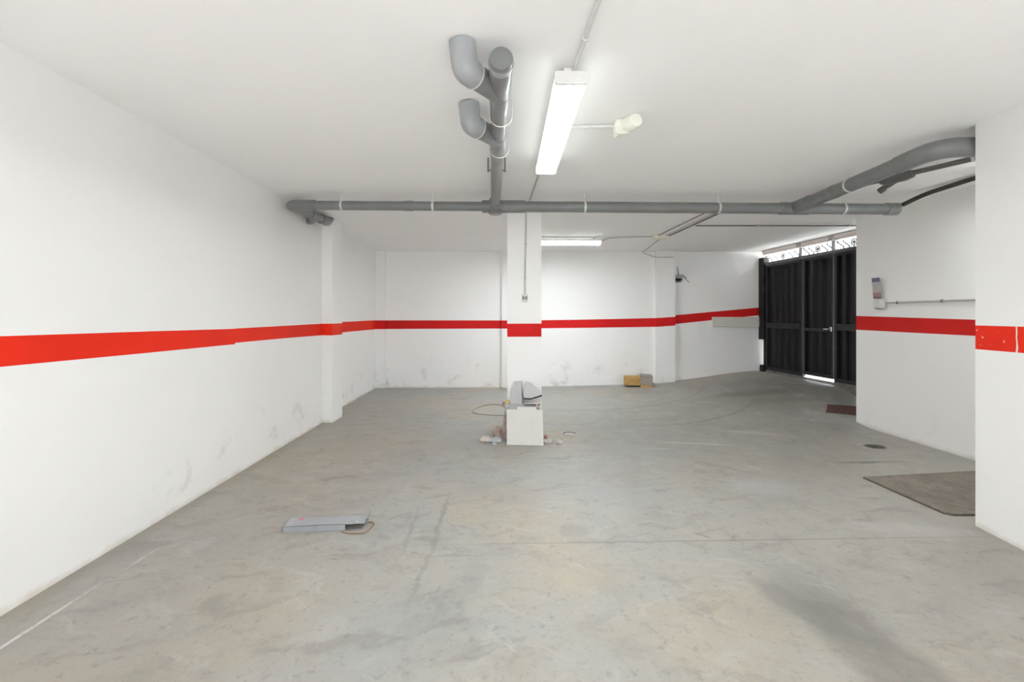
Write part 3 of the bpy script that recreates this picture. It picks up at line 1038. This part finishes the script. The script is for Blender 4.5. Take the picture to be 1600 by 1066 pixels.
# open round wall box with loose wires
ob = thing('wiring_box', (3.255, 8.69, 1.99), 'open round wiring box with loose wires beside the rear right pilaster', 'wiring box')
b = MB()
c0 = Vector((3.290, 8.688, 2.075))
b.tube([c0, c0 + Vector((0, -0.03, 0))], 0.078, 24, caps=False)
b.tube([c0 + Vector((0, -0.03, 0)), c0 + Vector((0, -0.03, 0)), c0 + Vector((0, -0.004, 0))], [0.078, 0.068, 0.068], 24, caps=False)
b.build('box_rim', 'switch_grey', ob)
b = MB()
b.tube([c0 + Vector((0, -0.003, 0)), c0 + Vector((0, -0.008, 0))], 0.068, 24)
b.build('box_inside', 'hole', ob)
for pts in ([(0, -0.008, 0.03), (-0.01, -0.06, 0.10), (-0.045, -0.09, 0.21)], [(0.03, -0.008, 0.02), (0.08, -0.06, 0.05), (0.15, -0.07, -0.04), (0.19, -0.06, -0.075)],
            [(0.02, -0.008, 0.03), (0.06, -0.05, 0.08), (0.12, -0.06, 0.02), (0.14, -0.05, 0.0)]):
    b = MB()
    b.tube(arc_path([c0 + Vector(p) for p in pts], 0.05, 5), 0.0055, 8)
    b.build('wire', 'conduit_dark', ob)

# box, leaflet and conduit on the right-hand wall block
jr = thing('wall_junction_box', (4.4, 5.31, 1.495), 'pale round-cornered junction box under the leaflet on the right wall', 'switch')  # surface-mounted junction box where the wall conduit starts
b = MB()
b.bbox((4.335, 5.245, 1.433), (4.399, 5.375, 1.560), 0.022)
b.build('box', 'box_white', jr)
b = MB()
b.bbox((4.325, 5.262, 1.450), (4.336, 5.358, 1.543), 0.008)
b.build('lid', 'box_white', jr)
lf = MB()


def lx(v):
    q = Matrix.Rotation(math.radians(-5), 3, 'Y') @ v
    return Vector((4.362, 5.345, 1.562)) + Matrix.Rotation(math.radians(4), 3, 'Z') @ q


lf.box((0, -0.05, 0), (0.004, 0.05, 0.245), xf=lx)
lf.box((0.0045, -0.05, 0.002), (0.007, 0.05, 0.243), xf=lx)
tag(lf.build('leaflet', 'leaflet'), 'narrow printed leaflet with a dark head standing on the wall junction box', 'leaflet')
conduit('conduit', [(4.386, 5.25, 1.508), (4.386, 2.96, 1.512)], 0.0105, 'conduit', 'pale conduit running along the right wall from the leaflet box', 0.03,
        [((4.386, 5.09, 1.508), (0, 1, 0)), ((4.386, 4.57, 1.509), (0, 1, 0)), ((4.386, 4.0, 1.510), (0, 1, 0))], clip_mat='conduit_dark')

# beige board below the red band beside the gate
bd = thing('wall_board', (4.38, 8.69, 1.155), 'long pale beige board on the wall just left of the black gate', 'board')
b = MB()
b.bbox((3.935, 8.655, 1.155), (4.83, 8.688, 1.345), 0.006)
b.build('board', 'board', bd)
b = MB()
b.tube([(4.80, 8.648, 1.27), (4.84, 8.62, 1.275), (4.85, 8.61, 1.24)], 0.007, 8)
b.build('hook', 'conduit_dark', bd)

# ------------------------------------------------------------------ things on the floor
# aluminium lamp base left on the floor
ch = thing('metal_channel', (-1.17, 2.95, 0), 'dull silver metal channel with a pink mark lying on the left floor', 'metal channel')
ang = math.radians(6)


def cx_(v):
    q = Matrix.Rotation(ang, 3, 'Z') @ v
    return Vector((-1.392, 2.835, 0)) + q


b = MB()
L_, W_, H_, T_ = 0.50, 0.125, 0.040, 0.003
b.box((0, 0, H_ - T_), (L_, W_, H_), xf=cx_)
b.box((0, 0, 0.001), (L_ * 0.76, T_, H_), xf=cx_)
b.box((0, W_ - T_, 0.001), (L_, W_, H_), xf=cx_)
b.box((0, 0, 0.001), (T_, W_, H_), xf=cx_)
b.build('channel', 'alu', ch)
b = MB()
lip = []
for k in range(9):
    a_ = k / 8 * 1.9
    lip.append((L_ - 0.008 + 0.022 * math.sin(a_), H_ - 0.002 + 0.022 * (1 - math.cos(a_))))
vs = [cx_(Vector((x, y, z))) for x, z in lip for y in (0.055, W_)] + [cx_(Vector((x + 0.001, y, z + 0.003))) for x, z in lip for y in (0.055, W_)]
m = len(lip)
fs = [(2 * i, 2 * i + 1, 2 * i + 3, 2 * i + 2) for i in range(m - 1)] + [(2 * m + 2 * i, 2 * m + 2 * i + 2, 2 * m + 2 * i + 3, 2 * m + 2 * i + 1) for i in range(m - 1)]
b.add(vs, fs, 0, True)
b.build('bent_flap', 'alu', ch)
b = MB()
b.tube([cx_(Vector((0.445, 0.022, H_))), cx_(Vector((0.445, 0.022, H_ + 0.006)))], 0.008, 14)
b.build('screw_cap', 'plaster', ch)
b = MB()
pts = [(0.055, 0.085), (0.07, 0.11), (0.095, 0.116), (0.105, 0.10), (0.085, 0.088)]
b.prism([cx_(Vector((x, y, H_ + 0.0002))) for x, y in pts], (0, 0, 0.0015))
b.build('pink_mark', 'pink', ch)

b = MB()
pts = [(-1.03, 2.85, 0.004), (-0.985, 2.825, 0.004), (-0.885, 2.825, 0.004), (-0.862, 2.86, 0.004), (-0.852, 2.95, 0.004), (-0.872, 2.985, 0.006), (-0.905, 2.98, 0.004)]
b.tube(arc_path(pts, 0.02, 4), 0.0035, 8)
tag(b.build('rusty_wire', 'rust'), 'bent rusty wire lying at the right end of the metal channel', 'wire')

# pale tile leaning on the stack
def leaning(corners_lo, hgt, lean, th, name, mats, label, cat, group=None, top=None):
    """corners_lo: two foot points; leans back by lean over hgt"""
    p0, p1 = Vector(corners_lo[0]), Vector(corners_lo[1])
    up = Vector((0, lean, hgt))
    u = (p1 - p0)
    prof = top or [(0, 0), (1, 0), (1, 1), (0, 1)]
    o = [p0 + u * a + up * c for a, c in prof]
    nrm = u.cross(up).normalized()
    if nrm.y < 0:
        nrm = -nrm
    bb = MB()
    m_ = len(o)
    bb.add(o, [list(range(m_))], 0)
    bb.add([q + nrm * th for q in o], [list(range(m_))], 1)
    bb.add(o + [q + nrm * th for q in o], [(i, (i + 1) % m_, m_ + (i + 1) % m_, m_ + i) for i in range(m_)], 1)
    return tag(bb.build(name, mats), label, cat, group)


leaning([(0.012, 4.775, 0.004), (0.396, 4.745, 0.004)], 0.352, 0.105, 0.010, 'floor_tile', ['tile_pale', 'tile_edge'],
        'large square off-white tile leaning in front of the rubble stack at the pillar', 'tile')
leaning([(0.125, 4.842, 0.20), (0.330, 4.836, 0.20)], 0.180, 0.052, 0.010, 'floor_tile', ['tile_pale', 'tile_edge'],
        'small off-white tile peeking over the top of the large leaning tile', 'tile')

# stack of hollow bricks with tiles on top
SX0, SX1, SY0, SY1 = -0.018, 0.365, 4.945, 5.30


def hollow_brick(x0, x1, y0, y1, z0, z1, label):
    b = MB()
    t_ = 0.009
    b.box((x0, y0, z0), (x1, y1, z0 + t_))
    b.box((x0, y0, z1 - t_), (x1, y1, z1))
    nc = 4
    for i in range(nc + 1):
        yy = y0 + (y1 - y0 - t_) * i / nc
        b.box((x0, yy, z0 + t_), (x1, yy + t_, z1 - t_))
    zm = (z0 + z1) / 2
    for i in range(nc):
        ya_ = y0 + (y1 - y0 - t_) * i / nc + t_
        yb_ = y0 + (y1 - y0 - t_) * (i + 1) / nc
        b.box((x0, ya_, zm - 0.004), (x1, yb_, zm + 0.004))
    return tag(b.build('hollow_brick', 'terracotta'), label, 'brick', 'hollow bricks stacked at the pillar')


hb = (0.093, 0.093, 0.093)
z = 0.0
for i, (dx, lab) in enumerate(((0.0, 'pinkish hollow brick at the floor, lowest in the stack behind the large tile'),
                               (-0.006, 'pinkish hollow brick in the middle of the stack behind the large tile'),
                               (0.004, 'pinkish hollow brick, uppermost of three behind the large tile'))):
    hollow_brick(SX0 + dx, SX1 + dx, SY0 + 0.004 * i, SY1, z + 0.001, z + 0.092, lab)
    z += 0.0925
for i, (x0, x1, lab) in enumerate(((SX0 + 0.01, SX1 - 0.03, 'grey tile lying flat on the hollow bricks, bottom of two'), (SX0, SX1 + 0.01, 'grey tile lying flat under the broken slabs, top of two'))):
    b = MB()
    b.box((x0, SY0 - 0.008 * i, z + 0.001), (x1, SY1 - 0.01, z + 0.026), 0)
    b.box((x0 + 0.003, SY0 - 0.008 * i + 0.003, z + 0.026), (x1 - 0.003, SY1 - 0.013, z + 0.033), 1)
    tag(b.build('stacked_tile', ['mortar', 'slab_grey']), lab, 'tile', 'tiles on top of the brick stack')
    z += 0.0335
ZS = z
b = MB()
b.bbox((0.335, 4.955, ZS + 0.001), (0.372, 5.10, ZS + 0.022), 0.004)
tag(b.build('brick_fragment', 'terracotta'), 'small dark brick end at the right top edge of the stack', 'brick')

# broken slabs leaning on the pillar
def up_slab(pix, y0, lean, th, label, rim):
    """pix: outline as (x, height above stack); leans back against the pillar"""
    o = [Vector((x, y0 + zz * lean, ZS + 0.001 + zz)) for x, zz in pix]
    # broken edge: face inset a little, dark rim paints in the gap shade
    bb = MB()
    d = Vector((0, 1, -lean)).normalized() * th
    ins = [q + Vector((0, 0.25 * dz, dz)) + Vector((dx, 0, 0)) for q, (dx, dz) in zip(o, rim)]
    m_ = len(o)
    bb.add(ins, [range(m_)], 0)
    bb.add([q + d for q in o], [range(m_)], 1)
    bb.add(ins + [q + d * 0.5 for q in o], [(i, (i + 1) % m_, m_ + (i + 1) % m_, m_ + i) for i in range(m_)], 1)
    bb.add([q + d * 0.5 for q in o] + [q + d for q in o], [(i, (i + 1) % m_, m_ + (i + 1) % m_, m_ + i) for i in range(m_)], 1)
    return tag(bb.build('broken_slab', ['slab_grey', 'slab_edge_shade']), label, 'slab', 'broken slabs leaning on the pillar')


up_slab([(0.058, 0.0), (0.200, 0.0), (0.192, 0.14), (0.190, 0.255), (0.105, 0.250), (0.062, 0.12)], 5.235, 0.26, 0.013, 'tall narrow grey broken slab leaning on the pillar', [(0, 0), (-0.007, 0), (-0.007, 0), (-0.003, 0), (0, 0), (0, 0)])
up_slab([(0.205, 0.012), (0.385, 0.012), (0.395, 0.040), (0.205, 0.030)], 5.10, 0.25, 0.02, 'low pale grey slab strip lying under the angular broken slab', [(0, 0.010), (0, 0.010), (0, 0), (0, 0)])
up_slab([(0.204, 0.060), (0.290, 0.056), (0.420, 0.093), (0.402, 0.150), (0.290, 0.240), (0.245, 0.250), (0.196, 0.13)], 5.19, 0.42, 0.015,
        'angular grey broken slab with shade painted on its lower edge, right of the narrow one', [(0.005, 0.014), (0, 0.014), (-0.004, 0.014), (0, 0), (0, 0), (0, 0), (0.005, 0)])

# rubble
def chunk(name, c, size, mat, label, cat='rubble', rot=0.0, nv=26, seed=0, group=None):
    rnd = random.Random(seed)
    import bmesh
    bm = bmesh.new()
    for sg in ((a_, b_, c_) for a_ in (-1, 1) for b_ in (-1, 1) for c_ in (-1, 1)):
        bm.verts.new(tuple(sg[i] * size[i] / 2 * rnd.uniform(0.35, 1.0) for i in range(3)))
    for _ in range(nv // 4):
        v = Vector((rnd.gauss(0, 1), rnd.gauss(0, 1), rnd.gauss(0, 1))).normalized() * rnd.uniform(0.85, 1.0)
        bm.verts.new((v.x * size[0] / 2, v.y * size[1] / 2, max(v.z, -0.4) * size[2] / 1.4))
    res = bmesh.ops.convex_hull(bm, input=bm.verts)
    bmesh.ops.delete(bm, geom=[g_ for g_ in res['geom_interior'] if isinstance(g_, bmesh.types.BMVert)], context='VERTS')
    bmesh.ops.bevel(bm, geom=list(bm.edges), offset=min(size) * 0.02, segments=1, affect='EDGES')
    R = Matrix.Rotation(rot, 4, 'Z')
    bm.transform(R)
    lo = min(v.co.z for v in bm.verts)
    for v in bm.verts:
        v.co.z -= lo
    me = bpy.data.meshes.new(name)
    bm.to_mesh(me)
    bm.free()
    me.materials.append(M[mat])
    o = bpy.data.objects.new(name, me)
    o.location = c
    COL.objects.link(o)
    return tag(o, label, cat, group)


chunk('plaster_chunk', (-0.215, 4.93, 0), (0.17, 0.12, 0.055), 'plaster_pink', 'pinkish white plaster lump on the floor left of the large tile, outermost', seed=3, group='rubble at the pillar foot')
chunk('plaster_chunk', (-0.095, 4.90, 0), (0.135, 0.10, 0.05), 'plaster_blue', 'bluish grey plaster lump between the tile and the pinkish lump', seed=5, group='rubble at the pillar foot')
chunk('plaster_chunk', (-0.115, 4.79, 0), (0.06, 0.04, 0.022), 'plaster_blue', 'tiny bluish plaster crumb in front of the bluish grey lump', seed=8, group='rubble at the pillar foot')
chunk('brick_fragment', (-0.092, 5.07, 0), (0.10, 0.12, 0.14), 'terracotta', 'pinkish brick fragment standing against the left of the hollow brick stack', 'brick', seed=9, group='rubble at the pillar foot')
chunk('brick_fragment', (0.445, 5.02, 0), (0.055, 0.06, 0.045), 'brick_red', 'small red brick fragment just right of the large tile', 'brick', seed=11, group='rubble at the pillar foot')
chunk('plaster_chunk', (0.455, 4.87, 0), (0.13, 0.09, 0.04), 'plaster', 'flat pale plaster piece touching the right edge of the large tile', seed=14, group='rubble at the pillar foot')
chunk('plaster_chunk', (0.565, 4.84, 0), (0.085, 0.07, 0.045), 'plaster', 'pale plaster lump rightmost in the rubble by the drain cover', seed=16, group='rubble at the pillar foot')
chunk('brick_fragment', (0.60, 4.95, 0), (0.035, 0.03, 0.022), 'stone_block', 'tiny dark stone behind the rightmost plaster lump', 'stone', seed=18, group='rubble at the pillar foot')
chunk('mortar_lump', (0.012, 5.04, ZS + 0.001), (0.075, 0.09, 0.045), 'mortar', 'grey mortar lump on the left end of the stack', seed=21)
chunk('mortar_lump', (-0.022, 5.20, ZS + 0.001), (0.05, 0.05, 0.03), 'stone_block', 'dark stone bit at the rear left corner of the stack', seed=23)
chunk('foam_piece', (0.018, 5.05, ZS + 0.045), (0.055, 0.05, 0.032), 'yellow', 'small yellow foam scrap on the grey mortar lump', 'foam', seed=25)

# loop of cable on the floor behind the pillar's left side
b = MB()
pts = [(0.00, 6.75), (-0.12, 7.0), (-0.30, 6.95), (-0.48, 6.60), (-0.47, 6.42), (-0.42, 6.33), (-0.22, 6.20), (-0.03, 6.18)]
b.tube(arc_path([(x, y, floor_z(x, y) + 0.007) for x, y in pts], 0.09, 5), 0.0060, 8)
pts = [(0.0, 6.55), (-0.10, 6.62), (-0.25, 6.72), (-0.36, 6.74)]
tag(b.build('cable', 'cable_brown'), 'loop of grey-brown cable on the floor left of the pillar', 'cable')

# floor drain
dr = thing('floor_drain', (0.735, 5.24, 0), 'round iron drain cover in the floor right of the pillar', 'drain')
b = MB()
n_ = 28
ring0 = [(0.735 + 0.095 * math.cos(2 * PI * k / n_), 5.24 + 0.095 * math.sin(2 * PI * k / n_), 0.001) for k in range(n_)]
ring1 = [(0.735 + 0.095 * math.cos(2 * PI * k / n_), 5.24 + 0.095 * math.sin(2 * PI * k / n_), 0.006) for k in range(n_)]
ring2 = [(0.735 + 0.078 * math.cos(2 * PI * k / n_), 5.24 + 0.078 * math.sin(2 * PI * k / n_), 0.006) for k in range(n_)]
ring3 = [(0.735 + 0.078 * math.cos(2 * PI * k / n_), 5.24 + 0.078 * math.sin(2 * PI * k / n_), 0.001) for k in range(n_)]
for A, B in ((ring0, ring1), (ring1, ring2), (ring2, ring3)):
    b.add(A + B, [(k, (k + 1) % n_, n_ + (k + 1) % n_, n_ + k) for k in range(n_)])
b.build('rim', 'mortar', dr)
b = MB()
b.tube([(0.735, 5.24, 0.0008), (0.735, 5.24, 0.0035)], 0.079, 28)
b.build('cover', 'mortar', dr)
b = MB()
for k in range(9):
    a_ = PI * (k + 0.5) / 9
    d = Vector((math.cos(a_), math.sin(a_), 0))
    e = Vector((-d.y, d.x, 0))
    p = Vector((0.735, 5.24, 0.0036))
    b.prism([p + d * 0.055 - e * 0.009, p + d * 0.075 - e * 0.011, p + d * 0.075 + e * 0.011, p + d * 0.055 + e * 0.009], (0, 0, 0.001))
b.build('slots', 'hole', dr)

# yellow timber box with a grey end block near the rear wall
cr_ = thing('wooden_crate', (2.38, 8.2, 0.06), 'small yellow wooden box with a grey end standing near the rear wall', 'box')
fz = floor_z(2.38, 8.2) + 0.002
ca = math.radians(-14)


def kx(v):
    return Vector((2.165, 8.33, fz)) + Matrix.Rotation(ca, 3, 'Z') @ v


b = MB()
b.bbox((0, 0, 0.03), (0.31, 0.022, 0.185), 0.003, xf=kx)
b.bbox((0, 0.20, 0.03), (0.31, 0.222, 0.185), 0.003, xf=kx)
b.bbox((0, 0.022, 0.03), (0.31, 0.20, 0.05), 0.003, xf=kx)
b.bbox((0.0, 0.022, 0.165), (0.31, 0.20, 0.185), 0.003, xf=kx)
b.bbox((0.0, 0.022, 0.05), (0.02, 0.20, 0.165), 0.003, xf=kx)
b.build('box_body', 'wood_yellow', cr_)
b = MB()
b.bbox((0.285, -0.05, 0.045), (0.50, 0.19, 0.222), 0.008, xf=lambda v: kx(Vector((v.x, v.y - (v.x - 0.285) * 0.12, v.z))))
b.build('end_block', 'stone_block', cr_)['label'] = 'grey-brown end block'
b = MB()
b.bbox((0.288, -0.055, 0.0), (0.498, 0.18, 0.045), 0.006, xf=lambda v: kx(Vector((v.x, v.y - (v.x - 0.285) * 0.12, v.z))))
b.build('foot', 'wood_yellow', cr_)

# mats
mt = thing('floor_mat', (3.6, 3.5, 0), 'large worn grey-brown mat lying before the right wall block', 'mat')
b = MB()
mo = [(3.00, 3.12), (3.04, 3.085), (4.15, 3.085), (4.15, 3.955), (2.99, 3.80)]
b.prism([(x, y, 0.004) for x, y in mo], (0, 0, 0.010))
b.build('mat_pile', 'grey_mat', mt)
b = MB()
cxm, cym = 3.55, 3.5
b.prism([(cxm + (x - cxm) * 1.012, cym + (y - cym) * 1.012, 0.0005) for x, y in mo], (0, 0, 0.0045))
b.build('mat_backing', 'mat_rim', mt)


def mat_corner(x, y):
    return (x, y, floor_z(x, y) + 0.002)


b = MB()
# foot mat on the start of the ramp
q = [(4.21, 5.98), (4.37, 6.18), (5.0, 6.01), (4.85, 5.79)]
o = []
nu, nv = 10, 8
grid = []
for j in range(nv + 1):
    for i in range(nu + 1):
        s_, t_ = i / nu, j / nv
        x = (q[0][0] * (1 - s_) + q[3][0] * s_) * (1 - t_) + (q[1][0] * (1 - s_) + q[2][0] * s_) * t_
        y = (q[0][1] * (1 - s_) + q[3][1] * s_) * (1 - t_) + (q[1][1] * (1 - s_) + q[2][1] * s_) * t_
        grid.append((x, y, floor_z(x, y)))
w_ = nu + 1
top = [(x, y, zz + 0.012) for x, y, zz in grid]
bot = [(x, y, zz + 0.002) for x, y, zz in grid]
b.add(top, [(j * w_ + i, j * w_ + i + 1, (j + 1) * w_ + i + 1, (j + 1) * w_ + i) for j in range(nv) for i in range(nu)])
b.add(bot, [(j * w_ + i, (j + 1) * w_ + i, (j + 1) * w_ + i + 1, j * w_ + i + 1) for j in range(nv) for i in range(nu)])
rim = [i for i in range(w_)] + [j * w_ + nu for j in range(1, nv + 1)] + [nv * w_ + i for i in range(nu - 1, -1, -1)] + [j * w_ for j in range(nv - 1, 0, -1)]
b.add([top[i] for i in rim] + [bot[i] for i in rim], [(k, (k + 1) % len(rim), len(rim) + (k + 1) % len(rim), len(rim) + k) for k in range(len(rim))])
tag(b.build('door_mat', 'brown_mat'), 'small dark brown door mat at the foot of the gate ramp', 'mat')

# ------------------------------------------------------------------ light
w = bpy.data.worlds.new('World')
scene.world = w
w.use_nodes = True
bg = w.node_tree.nodes['Background']
bg.inputs['Color'].default_value = (0.90, 0.96, 1.0, 1)
# overcast sky: dimmer towards the horizon, bright overhead
wt = w.node_tree
wc = wt.nodes.new('ShaderNodeTexCoord')
ws = wt.nodes.new('ShaderNodeSeparateXYZ')
wm = wt.nodes.new('ShaderNodeMapRange')
wm.inputs[1].default_value, wm.inputs[2].default_value = 0.08, 0.65
wm.inputs[3].default_value, wm.inputs[4].default_value = 2.6, 15.0
wt.links.new(wc.outputs['Generated'], ws.inputs[0])
wt.links.new(ws.outputs[2], wm.inputs[0])
wt.links.new(wm.outputs[0], bg.inputs['Strength'])

pl = bpy.data.lights.new('daylight_portal', 'AREA')
pl.shape = 'RECTANGLE'
pl.size, pl.size_y = 1.95, 2.1
pl.cycles.is_portal = True
po = bpy.data.objects.new('daylight_portal', pl)
po.location = (0.425, -3.60, 1.05)
po.rotation_euler = (PI / 2, 0, 0)
COL.objects.link(po)

sun = bpy.data.lights.new('sun', 'SUN')
sun.energy = 45.0
sun.color = (1.0, 0.985, 0.96)
sun.angle = math.radians(2)
sun_o = bpy.data.objects.new('sun', sun)
sun_o.rotation_euler = Vector((-0.22, -0.12, -1)).to_track_quat('-Z', 'Y').to_euler()
COL.objects.link(sun_o)
scene.view_settings.view_transform = 'Standard'
scene.view_settings.look = 'None'
scene.view_settings.gamma = 1
scene.view_settings.use_curve_mapping = False
scene.view_settings.exposure = 0.49
scene.cycles.max_bounces = 14
scene.cycles.diffuse_bounces = 10
scene.cycles.sample_clamp_indirect = 8
